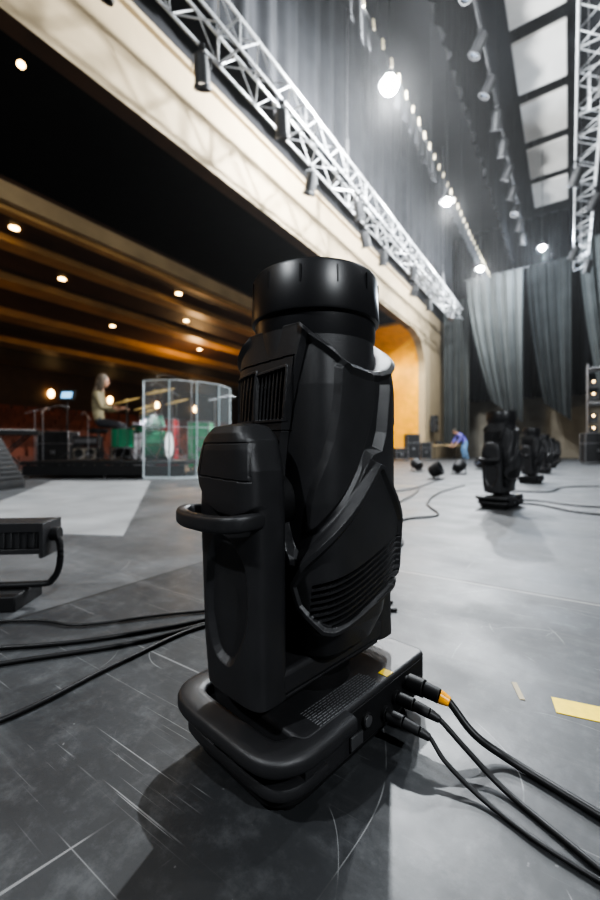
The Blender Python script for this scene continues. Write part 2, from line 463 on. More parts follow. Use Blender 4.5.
Mx = Matrix(((0, 0, 1, 0), (1, 0, 0, 0), (0, 1, 0, 0), (0, 0, 0, 1)))
arc = [(19.7+2.0*math.sin(math.radians(a)), 4.9+1.7*math.cos(math.radians(a))) for a in range(0, 91, 9)]
b = MB()
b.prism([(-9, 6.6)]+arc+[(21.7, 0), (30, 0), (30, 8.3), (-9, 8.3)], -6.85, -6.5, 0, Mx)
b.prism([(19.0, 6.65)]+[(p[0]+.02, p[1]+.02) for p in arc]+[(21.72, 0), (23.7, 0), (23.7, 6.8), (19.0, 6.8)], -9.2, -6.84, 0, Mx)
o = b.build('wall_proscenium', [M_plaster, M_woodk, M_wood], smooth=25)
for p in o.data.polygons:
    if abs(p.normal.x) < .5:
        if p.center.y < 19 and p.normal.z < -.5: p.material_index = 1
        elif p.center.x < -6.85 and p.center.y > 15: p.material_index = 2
b = MB(); b.box((-6.95, 10.5, 11.4), (.6, 39, 6.2)); b.build('wall_proscenium_upper', M_dark)
b = MB(); b.box((-6.46, 5.4, 8.34), (.14, 29, .1)); b.build('trim_1', M_plaster)
b = MB(); b.box((.2, 30.1, 7.2), (17, .2, 14.6)); b.build('wall_far', M_grey)
b = MB(); b.box((8.1, 9, 7.2), (.2, 42, 14.6)); b.build('wall_right', M_dark)
b = MB(); b.box((.2, -12.1, 7.2), (17, .2, 14.6)); b.build('wall_near', M_dark)
b = MB(); b.box((0.2, 9, 14.6), (17, 42, .2)); b.build('ceiling', M_dark)
b = MB(); b.box((-21.5, 9, -1.1), (20, 50, .2)); b.build('floor_house', M_dark)
b = MB(); b.box((-31.6, 9, 6), (.2, 50, 14.4)); b.build('wall_left', M_woodk)
b = MB(); b.box((-19.6, 9, 12.6), (24, 50, .2)); b.build('ceiling_house', M_bvel)
b = MB(); b.box((-20.1, 34.1, 6), (23, .2, 14.4)); b.build('wall_house_far', M_woodk)
b = MB(); b.box((-20.1, -16.1, 6), (23, .2, 14.4)); b.build('wall_house_near', M_dark)
M_soff = mat('soffit_timber', (.46, .27, .10), .45, 0, .2, 1.2)
M_fasc = mat('tan_fascia', (.44, .32, .18), .5, 0, .15, 1.2)
M_lampw = mat('warm_downlight', (1, .8, .5), .5, emit=(1, .66, .28), estr=14)
e = empty('balcony')
b = MB(); b.box((-21, 9, 6.45), (20.8, 49.8, .5)); b.build('balcony_slab', M_woodk, e)
b = MB()
b.box((-10.62, 9, 6.35), (.16, 49.6, .42))
b.build('balcony_fascia', M_fasc, e)
b = MB()
for t, w, d in ((-10.9, .25, .16), (-12.6, .6, .2), (-15.4, .9, .25), (-19.2, 1.0, .3), (-24, 1.2, .3)):
    b.box((t, 9, 6.2-d/2), (w, 49.6, d))
b.build('soffit_beams', M_soff, e)
b = MB()
for t, off in ((-11.8, 0), (-14.0, 2.2), (-17.4, .8)):
    for s in np.arange(-6+off, 32, 5.2):
        b.tube((t, s, 6.21), (t, s, 6.17), .11, 14)
b.build('soffit_downlights', M_lampw, e)
b = MB()
for p in ((-7.6, 10.9), (-2.8, 15.9), (-1.34, 18), (.95, 21)):
    c = cv(*p); z = 11.0
    b.ell((c.x, c.y, z), (.10, .10, .08), 8, 0); b.tube((c.x, c.y, z+.08), (c.x, c.y, 12.5), .03, 6, 1)
b.build('house_pendant_lights', [M_lampw, M_black])
M_seat = mat('red_seat_velvet', (.11, .028, .012), .8, 0, .6, .5)
b = MB()
for r in range(11):
    t = -13.2-r*1.05; z = -1.0+r*.28
    b.box((t, 8, z/2-.5+.0), (1.05, 44, z+1.0+.02 if z > -1 else .02), 1)
    for k in range(62):
        s = -12+k*.66
        b.box((t, s, z+.42), (.5, .54, .12), 0)
        b.box((t-.28, s, z+.72), (.1, .54, .62), 0, Matrix.Rotation(-.15, 3, 'Y'))
        b.box((t, s+.33, z+.35), (.45, .06, .68), 1)
b.build('theatre_seats', [M_seat, M_woodk], smooth=0)
e = empty('wall_sconces')
b = MB()
for s in np.arange(-4, 32, 4.5):
    b.ell((-31.3, s, 4.6), (.16, .2, .3), 8)
b.build('sconce_glass', M_lampw, e)
for s in (1, 15):
    light('house_fill_light', 'POINT', (-17, s, 4.6), 330, (1, .62, .30), .10, e)  # added warm fill points mid-house, set apart from the sconces

# ---------------------------------------------------------------- drapes
def drape(name, p0, p1, z0, z1, m, amp=.12, wl=.45, gather=0.0, n=120, nz=24, z0b=None):
    p0 = Vector(p0); p1 = Vector(p1); d = p1-p0; L = d.length; u = d.normalized(); nn = Vector((-u.y, u.x))
    vs = []
    for j in range(nz+1):
        f = j/nz
        for i in range(n+1):
            a = i/n
            zb = z0 if z0b is None else z0+(z0b-z0)*a
            zz = zb+(z1-zb)*f
            ph = a*L/wl*2*math.pi
            wdt = 1-gather*(1-f)**1.6
            aa = 1-(1-a)*wdt
            off = amp*(math.sin(ph)+.35*math.sin(ph*2.3+1+f*2)+.3*math.sin(ph*.37+2))*(0.7+.5*(1-f))
            q = p0+u*(aa*L)+nn*off
            vs.append((q.x, q.y, zz))
    b = MB(); w = n+1
    b.add(vs, [(j*w+i, j*w+i+1, (j+1)*w+i+1, (j+1)*w+i) for j in range(nz) for i in range(n)])
    return b.build(name, m, smooth=80)
drape('border_curtain', (-5.55, -9), (-5.55, 23.5), 8.6, 14.3, M_velour, .08, .9, n=500, nz=6)
drape('border_curtain', (-3.45, -8), (-3.45, 24.2), 8.75, 9.38, M_velour, .03, .45, n=500, nz=4)
drape('border_curtain', (-2.4, 4), (-2.4, 24.6), 9.9, 13.9, M_bvel, .05, .6, n=300, nz=6)
drape('stage_drape', (-4.35, 21.6), (-1.85, 21.6), 2.9, 9.1, M_drape, .13, .5, .45, z0b=1.8)
drape('stage_drape', (-1.95, 24.8), (.05, 24.8), 3.0, 10.4, M_drape, .13, .45, .4, z0b=2.0)
drape('stage_drape', (.35, 23.0), (3.2, 23.0), 2.6, 10.4, M_drape, .13, .5, .3, z0b=2.0)
drape('stage_drape', (-6.1, 24.0), (-4.7, 24.0), .9, 9.0, M_drape, .10, .4, .0)
drape('stage_drape', (-6.3, 27.5), (7.6, 27.5), 3.6, 14.3, M_bvel, .15, .6, .0, n=300)
def pipe(name, p, q, r=.03, top=14.49, m=None):
    b = MB(); b.tube(p, q, r, 8)
    p = Vector(p); q = Vector(q); n = max(2, int((q-p).length/4)+1)
    for i in range(n):
        c = p.lerp(q, i/(n-1)); b.tube(c, (c.x, c.y, top), .008, 5)
    return b.build(name, m or M_black)
pipe('curtain_batten', (-5.55, -9, 14.33), (-5.55, 23.5, 14.33))
pipe('curtain_batten', (-3.45, -8, 9.41), (-3.45, 24.2, 9.41))
pipe('curtain_batten', (-2.4, 4, 13.93), (-2.4, 24.6, 13.93))
pipe('curtain_batten', (-4.5, 21.6, 9.13), (-1.6, 21.6, 9.13))
pipe('curtain_batten', (-2.0, 24.8, 10.43), (.15, 24.8, 10.43))
pipe('curtain_batten', (.3, 23.0, 10.43), (3.3, 23.0, 10.43))
pipe('curtain_batten', (-6.2, 24.0, 9.03), (-4.6, 24.0, 9.03))
pipe('curtain_batten', (-6.3, 27.5, 14.33), (7.6, 27.5, 14.33))
M_tie = mat('cotton_tie', (.85, .74, .50), .7, emit=(1, .85, .55), estr=.2)  # slight emission brightens the ties, though cloth is no light source
b = MB()
for s in np.arange(-5.8, 24.0, .5):
    R = Matrix.Rotation(random.uniform(-.4, .4), 3, 'X')
    b.box((-3.36, s, 9.30+random.uniform(-.03, .03)), (.03, .06, .17), 0, R)
b.build('curtain_ties', M_tie)

# ---------------------------------------------------------------- trusses
def truss(name, t, z, s0, s1, w=.5, hang=(0, 6, 12, 18), bay=.5):
    e = empty(name)
    b = MB(); h = w/2
    for dx in (-h, h):
        for dz in (-h, h): b.tube((t+dx, s0, z+dz), (t+dx, s1, z+dz), .026, 8)
    n = int((s1-s0)/bay)
    for i in range(n):
        a = s0+i*bay; c = a+bay
        if i % 2: a, c = c, a
        for dx in (-h, h): b.tube((t+dx, a, z-h), (t+dx, c, z+h), .013, 6)
        for dz in (-h, h): b.tube((t-h, a, z+dz), (t+h, c, z+dz), .013, 6)
        if i % 5 == 0:
            for dx in (-h, h): b.tube((t+dx, a, z-h), (t+dx, a, z+h), .02, 6)
            for dz in (-h, h): b.tube((t-h, a, z+dz), (t+h, a, z+dz), .02, 6)
    b.build('lattice', M_alu, e)
    b = MB()
    for s in hang:
        b.tube((t, s, z+h), (t, s, z+h+.9), .04, 8)
        b.tube((t, s, z+h), (t, s, 14.49), .012, 6)
    b.build('chain_hoists', M_metal, e)
    return e
truss('lighting_truss', -4.85, 7.5, -3, 21.8, .52, (2, 9.4, 19))
truss('lighting_truss', .38, 8.5, 2, 21, .5, (4, 12, 20))
truss('lighting_truss', 2.0, 9.2, 2, 21, .5, (6, 14, 20))

def spot_mesh():
    b = MB()
    b.tube((0, 0, 0), (0, 0, -.12), .018, 8); b.box((0, 0, -.0), (.06, .1, .06))
    b.path([(0, -.15, -.38), (0, -.16, -.2), (0, -.08, -.12), (0, .08, -.12), (0, .16, -.2), (0, .15, -.38)], .012, 6, 0, 4)
    R = Matrix.Translation((0, 0, -.38)) @ Matrix.Rotation(.5, 4, 'Y')
    b.lathe([(.07, .20), (.11, .17), (.125, .05), (.13, -.2), (.15, -.22), (.15, -.27), (.12, -.27), (.10, -.2)], 16, 0, R)
    b.lathe([(.0, -.215), (.11, -.22)], 16, 1, R, cap=False)
    return b
sp0 = spot_mesh().build('stage_spotlight', [M_black, M_glass], loc=(-5.08, 3.0, 7.22), rz=.3)
spots = [(-5.08, 4.6, 7.22), (-4.6, 6.2, 7.22), (-5.08, 8.0, 7.22), (-4.6, 9.6, 7.22), (-5.08, 11, 7.22), (-5.08, 12.4, 7.22), (-4.6, 14, 7.22), (-5.08, 15.6, 7.22), (-5.08, 17.5, 7.22), (-4.6, 19.6, 7.22),
         (.15, 7, 8.22), (.6, 10, 8.22), (.15, 13, 8.22), (.6, 14.6, 8.22), (.15, 18, 8.22), (.6, 19.6, 8.22)]
for s in np.arange(7.5, 21, 1.3): spots.append((-1.75, s, 10.4))
for i, p in enumerate(spots):
    o = sp0.copy(); o.name = 'stage_spotlight.%03d' % (i+1); COL.objects.link(o); o.location = p; o.rotation_euler = (0, 0, random.uniform(-1.5, 1.5))
pipe('lighting_batten', (-1.75, 5, 10.42), (-1.75, 21, 10.42), .03)
pipe('lighting_batten', (-3.0, 5, 12.2), (-3.0, 22, 12.2), .03)

M_pan = mat('pale_ceiling_panel', (.50, .48, .45), .7, 0, .1, 1, emit=(.9, .88, .85), estr=.07)  # faint emission gives a lit look; the panels are no lamps
e = empty('acoustic_ceiling_panels')
b = MB(); s = 9.0
while s < 25:
    b.box((-.83, s+1.15, 13.6), (1.5, 2.2, .12)); s += 2.75
b.build('panels', M_pan, e, bevel=.03)
b = MB(); s = 9.0
while s < 25:
    for t in (-1.4, -.2):
        b.tube((t, s+.3, 13.6), (t, s+.3, 14.5), .02, 6); b.tube((t, s+2, 13.6), (t, s+2, 14.5), .02, 6)
    s += 2.75
b.build('hangers', M_black, e)

# ---------------------------------------------------------------- work lights and added fill lights
M_bulb = mat('lamp_globe', (1, 1, 1), .5, emit=(.93, .97, 1), estr=150)
def work_or_fill_light(loc, energy, color=(.93, .97, 1), globe=.11):
    e = empty('hanging_work_or_fill_light', loc)
    b = MB()
    b.lathe([(.03, .30), (.06, .28), (.09, .16), (.22, .02), (.225, .0), (.215, .0), (.08, .13)], 24, 0)
    b.tube((0, 0, .28), (0, 0, 14.49-loc[2]), .010, 6)
    b.build('reflector_shade', M_black, e)
    b = MB(); b.ell((0, 0, .0), (globe, globe, globe), 12); b.build('globe', M_bulb, e)
    light('lamp', 'POINT', (0, 0, -.36), energy, color, .1, e)
work_or_fill_light((-3.2, 8.15, 8.3), 4300, globe=.18)
work_or_fill_light((-3.2, 13.0, 8.3), 1800)
work_or_fill_light((-3.2, 18.6, 8.3), 1900)
work_or_fill_light((-2.6, -4.0, 6.6), 1250)  # added fill behind the camera, brightens the main fixture's near faces
work_or_fill_light((4.6, -1.5, 5.2), 1200)  # added fill upstage beside the camera, brightens the fixture's right-front side
work_or_fill_light((-1.0, 20.3, 9.3), 1000, (.75, .86, 1))
work_or_fill_light((3.5, 9, 11.5), 1000)  # added fill for the right part of the floor
light('jamb_wash_light', 'SPOT', (-9.0, 16.5, 5.6), 800, (1, .80, .42), .15, None, (-7.8, 21.7, 3.0), 70)
light('drum_fill_spot', 'SPOT', (-5.08, 4.6, 6.7), 600, (1, .90, .75), .1, None, tuple(cv(-3.2, 7.9, .8)), 50)  # added spot to brighten the musician and drum kit

# ---------------------------------------------------------------- LED batten on floor bracket (left)
e = empty('led_batten_light', cv(-1.075, 1.29), CAMROT+math.radians(6))
b = MB()
b.box((0, 0, .255), (.50, .11, .030), 0); b.box((0, 0, .215), (.48, .10, .05), 0); b.box((0, 0, .180), (.50, .11, .016), 0)
for k in range(22): b.box((-.23+k*.022, -.052, .215), (.003, .008, .05), 0)
b.box((.255, 0, .215), (.012, .12, .11), 0)
b.tube((.26, 0, .225), (.285, 0, .225), .022, 14, 1)
b.build('housing', [M_body, M_black], e, bevel=.003)
b = MB()
b.path([(.27, 0, .225), (.285, 0, .19), (.283, 0, .12), (.262, 0, .075), (.22, 0, .060), (0, 0, .060), (-.22, 0, .060), (-.27, 0, .075), (-.285, 0, .12), (-.285, 0, .20), (-.27, 0, .225)], .010, 10, 0, 5)
b.build('floor_bracket', M_black, e)
b = MB(); b.box((.0, 0, .024), (.38, .16, .048), 0); b.build('power_box', M_black, e, bevel=.004)

b = MB()
b.prism([(-.3, 0), (.3, 0), (.30, .10), (-.02, .68), (-.30, .60)], -.35, .35, 0, Matrix(((1, 0, 0, 0), (0, 0, 1, 0), (0, 1, 0, 0), (0, 0, 0, 1))))
for k in range(9):
    f = k/8; b.box((.295-.28*f, 0, .14+.48*f), (.02, .62, .012), 0, Matrix.Rotation(.9, 3, 'Y'))
b.build('stage_monitor', [M_black], loc=cv(-3.98, 5.0), rz=CAMROT, bevel=.01)

# ---------------------------------------------------------------- riser + drum kit
RIS = cv(-3.45, 8.0)
b = MB()
b.box((0, 0, .27), (2.9, 2.0, .06), 0)
for x in (-1.35, 0, 1.35):
    for y in (-.92, 0, .92): b.tube((x, y, 0), (x, y, .25), .025, 8, 1)
b.box((0, -.97, .14), (2.85, .02, .18), 0)
b.build('drum_riser', [M_black, M_metal], loc=RIS, rz=CAMROT, bevel=.004)
RZ = .30
M_drum = mat('green_drum_shell', (.03, .18, .09), .25, 0, .2, 3, coat=.5)
M_skin = mat('drum_skin', (.8, .8, .78), .5)
M_cym = mat('brass_cymbal', (.80, .60, .25), .30, .7)
M_chrome = mat('chrome', (.75, .75, .78), .15, 1)
e = empty('drum_kit', RIS+Vector((0, 0, RZ)), CAMROT)
b = MB()
def drum(c, r, h, R=None):
    M = Matrix.Translation(c) @ (R if R is not None else Matrix.Identity(4))
    b.lathe([(r, -h/2), (r, h/2)], 24, 0, M, cap=False)
    b.lathe([(r*.98, -h/2-.005), (.001, -h/2-.005)], 24, 1, M, cap=False); b.lathe([(.001, h/2+.005), (r*.98, h/2+.005)], 24, 1, M, cap=False)
    for s in (-1, 1): b.lathe([(r*.98, s*h/2-.012), (r*1.04, s*h/2-.012), (r*1.04, s*h/2+.012), (r*.98, s*h/2+.012)], 24, 2, M, cap=False)
    for k in range(8):
        a = k*math.pi/4; b.tube(M@Vector((r*1.03*math.cos(a), r*1.03*math.sin(a), -h/2)), M@Vector((r*1.03*math.cos(a), r*1.03*math.sin(a), h/2)), .006, 5, 2)
RY = Matrix.Rotation(math.pi/2, 4, 'Y')
drum((.62, 0, .30), .28, .42, RY)
drum((.50, -.2, .76), .15, .22, Matrix.Rotation(-.25, 4, 'Y')); drum((.50, .22, .76), .16, .24, Matrix.Rotation(-.25, 4, 'Y'))
drum((.15, -.55, .42), .20, .36); drum((.20, .10, .62), .18, .14)
for x, y, z in ((.15, -.55, .24), (.20, .10, .55)):
    for k in range(3):
        a = k*2.09; b.tube((x+.2*math.cos(a), y+.2*math.sin(a), 0), (x+.12*math.cos(a), y+.12*math.sin(a), z+.02), .01, 6, 2)
b.tube((.53, 0, .55), (.50, -.2, .70), .012, 6, 2); b.tube((.53, 0, .55), (.50, .22, .70), .012, 6, 2)
for x, y, z, r in ((.28, -.68, 1.10, .25), (.80, -.35, 1.32, .27), (.85, .45, 1.22, .25), (.15, .72, 1.05, .2), (.42, .35, 1.42, .22), (.62, -.7, .98, .2)):
    b.lathe([(.001, .035), (.04, .03), (.06, .012), (r, 0), (r, -.003), (.06, .008), (.001, .02)], 28, 3, Matrix.Translation((x, y, z)) @ Matrix.Rotation(.30, 4, 'X') @ Matrix.Rotation(-.2, 4, 'Y'), cap=False)
    b.tube((x, y, .25), (x, y, z+.05), .011, 6, 2)
    for k in range(3):
        a = k*2.09+.4; b.tube((x, y, .3), (x+.22*math.cos(a), y+.22*math.sin(a), .008), .009, 6, 2)
b.build('drums_and_cymbals', [M_drum, M_skin, M_chrome, M_cym], e)
b = MB()
b.lathe([(.13, .52), (.165, .535), (.17, .575), (.15, .60), (.001, .605)], 20, 0)
b.tube((0, 0, .2), (0, 0, .53), .02, 8, 1)
for k in range(3):
    a = k*2.09; b.tube((0, 0, .25), (.25*math.cos(a), .25*math.sin(a), .01), .012, 6, 1)
STO = cv(-3.80, 7.55, RZ)
b.build('drum_stool', [M_black, M_chrome], loc=STO, rz=CAMROT)
M_acr = mat('clear_acrylic', (.85, .93, .95), .03, 0, .02, 3, alpha=.06)
M_acre = mat('acrylic_edge', (.75, .83, .85), .2, 0, .05, 3)
e = empty('drum_shield')
pts = [(-2.72, 6.95), (-2.25, 6.88), (-1.82, 7.05), (-1.50, 7.40), (-1.38, 7.90)]
b = MB(); b2 = MB()
for i in range(len(pts)-1):
    p = cv(*pts[i]); q = cv(*pts[i+1]); d = (q-p); L = d.length; R = Matrix.Rotation(math.atan2(d.y, d.x), 3, 'Z')
    c = (p+q)/2
    b.box((c.x, c.y, .86), (L-.02, .008, 1.70), 0, R)
    for pp in (p, q):
        b2.tube((pp.x, pp.y, 0.0), (pp.x, pp.y, 1.71), .013, 6)
    b2.box((c.x, c.y, .02), (L, .03, .04), 0, R); b2.box((c.x, c.y, 1.71), (L-.02, .014, .012), 0, R); b2.box((c.x, c.y, .9), (L-.02, .014, .008), 0, R)
b.build('acrylic_panels', M_acr, e, smooth=0); b2.build('panel_hinges', M_acre, e)

def mic(loc, h, ang, bl=.6, tilt=.5):
    e = empty('microphone_stand', loc, ang)
    b = MB(); b.tube((0, 0, .02), (0, 0, h), .012, 8)
    for k in range(3):
        a = k*2.09; b.tube((0, 0, .12), (.28*math.cos(a), .28*math.sin(a), .01), .009, 6)
    b.tube((-.2, 0, h-.2*tilt), (bl, 0, h+bl*tilt), .010, 8); b.ell((0, 0, h), (.025, .025, .025), 6)
    b.tube((bl, 0, h+bl*tilt), (bl+.14, 0, h+bl*tilt-.03), .014, 8, 0, .02); b.ell((bl+.16, 0, h+bl*tilt-.035), (.03, .03, .03), 8, 1)
    b.build('boom_stand', [M_metal, M_metal], e)
mic(cv(-2.75, 8.6, RZ), 1.45, CAMROT+2.6, .5, .5)
mic(cv(-2.25, 8.3, RZ), 1.6, CAMROT+3.0, .6, .3)
mic(cv(-4.45, 8.4, RZ), .9, CAMROT+2.3, .3, .4)
mic(cv(-2.0, 9.4, 0), 1.7, CAMROT+1, .5, .3)
mic(cv(-5.4, 8.4, 0), 1.3, CAMROT+2, .5, .3)
mic(cv(-6.1, 9.2, 0), 1.4, CAMROT+.4, .5, .3)
b = MB()
b.tube((0, 0, .02), (0, 0, 1.15), .012, 8)
for k in range(3):
    a = k*2.09; b.tube((0, 0, .15), (.22*math.cos(a), .22*math.sin(a), .01), .01, 6)
R = Matrix.Rotation(-.35, 3, 'X')
b.box((0, 0, 1.25), (.30, .02, .22), 0, R); b.box((0, -.02, 1.25), (.20, .01, .13), 1, R)
M_scr = mat('tablet_screen', (.2, .5, .8), .3, emit=(.3, .65, 1), estr=1.2)
b.build('tablet_music_stand', [M_black, M_scr], loc=cv(-4.45, 7.65, RZ), rz=CAMROT)
# keyboard on an X stand
b = MB()
b.box((0, 0, .86), (1.25, .34, .10), 0); b.box((0, -.08, .915), (1.1, .15, .012), 1)
for k in range(36):
    if k % 7 not in (2, 6): b.box((-.53+k*.0306, -.05, .927), (.014, .09, .014), 0)
for y in (-.12, .12):
    b.tube((-.4, y, .02), (.4, y, .82), .018, 8, 0); b.tube((.4, y, .02), (-.4, y, .82), .018, 8, 0)
for x in (-.4, .4): b.tube((x, -.2, .02), (x, .2, .02), .018, 8, 0)
b.build('keyboard_on_stand', [M_black, M_skin], loc=cv(-6.1, 8.3), rz=CAMROT+.3, bevel=.003)
def roadcase(loc, d, rz=0.0, m=None):
    b = MB(); b.box((0, 0, d[2]/2+.08), d, 0)
    for x in (-1, 1):
        for y in (-1, 1):
            b.ell((x*d[0]*.4, y*d[1]*.4, .04), (.04, .03, .04), 6, 1)
            b.tube((x*d[0]*.4, y*d[1]*.4, .04), (x*d[0]*.4, y*d[1]*.4, .09), .02, 6, 1)
            b.box((x*d[0]/2, y*d[1]/2, d[2]/2+.08), (.03, .03, d[2]+.01), 1)
    for z in (.08, d[2]*.65+.08, d[2]+.08):
        b.box((0, 0, z), (d[0]+.015, d[1]+.015, .025), 1)
    b.box((0, -d[1]/2-.01, d[2]*.4+.08), (.12, .02, .1), 1)
    return b.build('road_case', [m or M_black, M_metal], loc=loc, rz=rz, bevel=.006)
def amp(loc, rz):
    b = MB(); b.box((0, 0, .30), (.65, .32, .58), 0); b.box((0, 0, .72), (.62, .26, .24), 0)
    b.box((0, -.165, .30), (.56, .01, .48), 1); b.box((0, -.135, .72), (.56, .01, .12), 2)
    for x in (-.14, .14):
        for z in (.18, .42): b.lathe([(.11, 0), (.11, .012), (.09, .004), (.03, -.0), (.001, .01)], 18, 0, Matrix.Translation((x, -.17, z)) @ Matrix.Rotation(math.pi/2, 4, 'X'))
    for k in range(6): b.tube((-.2+k*.08, -.14, .72), (-.2+k*.08, -.16, .72), .015, 8, 2)
    b.build('guitar_amplifier', [M_black, mat('amp_grille', (.25, .22, .18), .8), M_metal], loc=loc, rz=rz, bevel=.008)
amp(cv(-5.3, 10.0), CAMROT); amp(cv(-4.5, 10.3), CAMROT); amp(cv(-1.7, 9.5), CAMROT-.3)
M_redc = mat('red_case', (.50, .03, .04), .4)
M_grnc = mat('green_case', (.05, .35, .15), .4); M_whc = mat('white_case', (.6, .6, .62), .4)
roadcase(cv(-3.15, 9.5), (.40, .45, 1.15), CAMROT, M_redc); roadcase(cv(-2.45, 9.9), (.5, .5, 1.1), CAMROT, M_grnc)
roadcase(cv(-3.9, 10.2), (.5, .5, 1.1), CAMROT, M_whc); roadcase(cv(-6.4, 10.6), (.8, .5, .9), CAMROT)
roadcase(cv(5.6, 20.0), (.6, .6, 1.2), CAMROT); roadcase(cv(6.35, 20.4), (.5, .6, .8), CAMROT); roadcase(cv(4.9, 19.5), (.6, .6, .5), CAMROT)
for x, y, h, mm in ((.75, 17.2, 1.0, None), (1.35, 16.2, 1.3, None), (1.9, 18.6, 1.6, None), (.9, 18.6, .8, M_whc), (2.3, 15.2, 1.0, None)):
    roadcase((x, y, 0), (.8, .55, h), random.uniform(-.3, .3), mm)
b = MB(); b.box((0, 0, .74), (1.4, .6, .04), 0)
for x in (-.62, .62):
    for y in (-.25, .25): b.tube((x, y, 0), (x, y, .73), .018, 6, 1)
b.box((-.3, 0, .86), (.35, .3, .2), 1); b.box((.35, .05, .82), (.3, .3, .12), 1)
b.build('folding_table', [mat('table_top', (.6, .45, .25), .5), M_black], loc=cv(7.55, 20.9), rz=CAMROT, bevel=.005)
b = MB(); b.box((0, 0, 0), (.3, .45, .9), 0); b.tube((.15, 0, -.2), (.17, 0, -.2), .16, 16, 1); b.tube((.15, 0, .2), (.17, 0, .2), .1, 16, 1); b.box((-.2, 0, 0), (.12, .1, .1), 1)
b.build('wall_loudspeaker', [M_black, M_metal], loc=(-6.24, 22.6, 1.95), bevel=.01)

def floorpar(loc, rz):
    e = empty('floor_par_light', loc, rz)
    b = MB(); b.path([(0, -.13, .16), (0, -.14, .03), (0, 0, .012), (0, .14, .03), (0, .13, .16)], .01, 6, 0, 4)
    b.box((0, 0, .006), (.22, .26, .012))
    b.lathe([(.06, -.12), (.10, -.10), (.115, 0), (.12, .09), (.105, .09), (.1, .06)], 18, 0, Matrix.Translation((0, 0, .16)) @ Matrix.Rotation(1.1, 4, 'Y'))
    b.lathe([(.001, .065), (.1, .06)], 18, 1, Matrix.Translation((0, 0, .16)) @ Matrix.Rotation(1.1, 4, 'Y'), cap=False)
    b.build('par_can', [M_black, M_glass], e)
for i, (X, Y) in enumerate(((2.35, 6.9), (3.3, 8.3), (2.75, 9.4), (4.6, 10.2))):
    floorpar(cv(X, Y), i*1.3)

e = empty('scaffold_tower', (1.3, 20.5, 0))
b = MB()
for x in (-.7, .7):
    for y in (-.5, .5): b.tube((x, y, 0), (x, y, 4.0), .025, 8)
    for k in range(9): b.tube((x, -.5, .3+k*.45), (x, .5, .3+k*.45), .02, 6)
for z in (1.0, 2.4, 3.8):
    for y in (-.5, .5): b.tube((-.7, y, z), (.7, y, z), .02, 6)
    b.box((0, 0, z+.03), (1.4, .9, .04))
b.build('frame', M_metal, e)
b = MB()
for z in (1.5, 2.0, 2.9, 3.4):
    for x in (-.5, -.1, .35): b.box((x, -.1, z-.2), (.28, .3, .34), 1); b.ell((x, -.27, z-.1), (.035, .03, .035), 6, 0)
b.build('warm_lamps', [M_lampw, M_black], e)

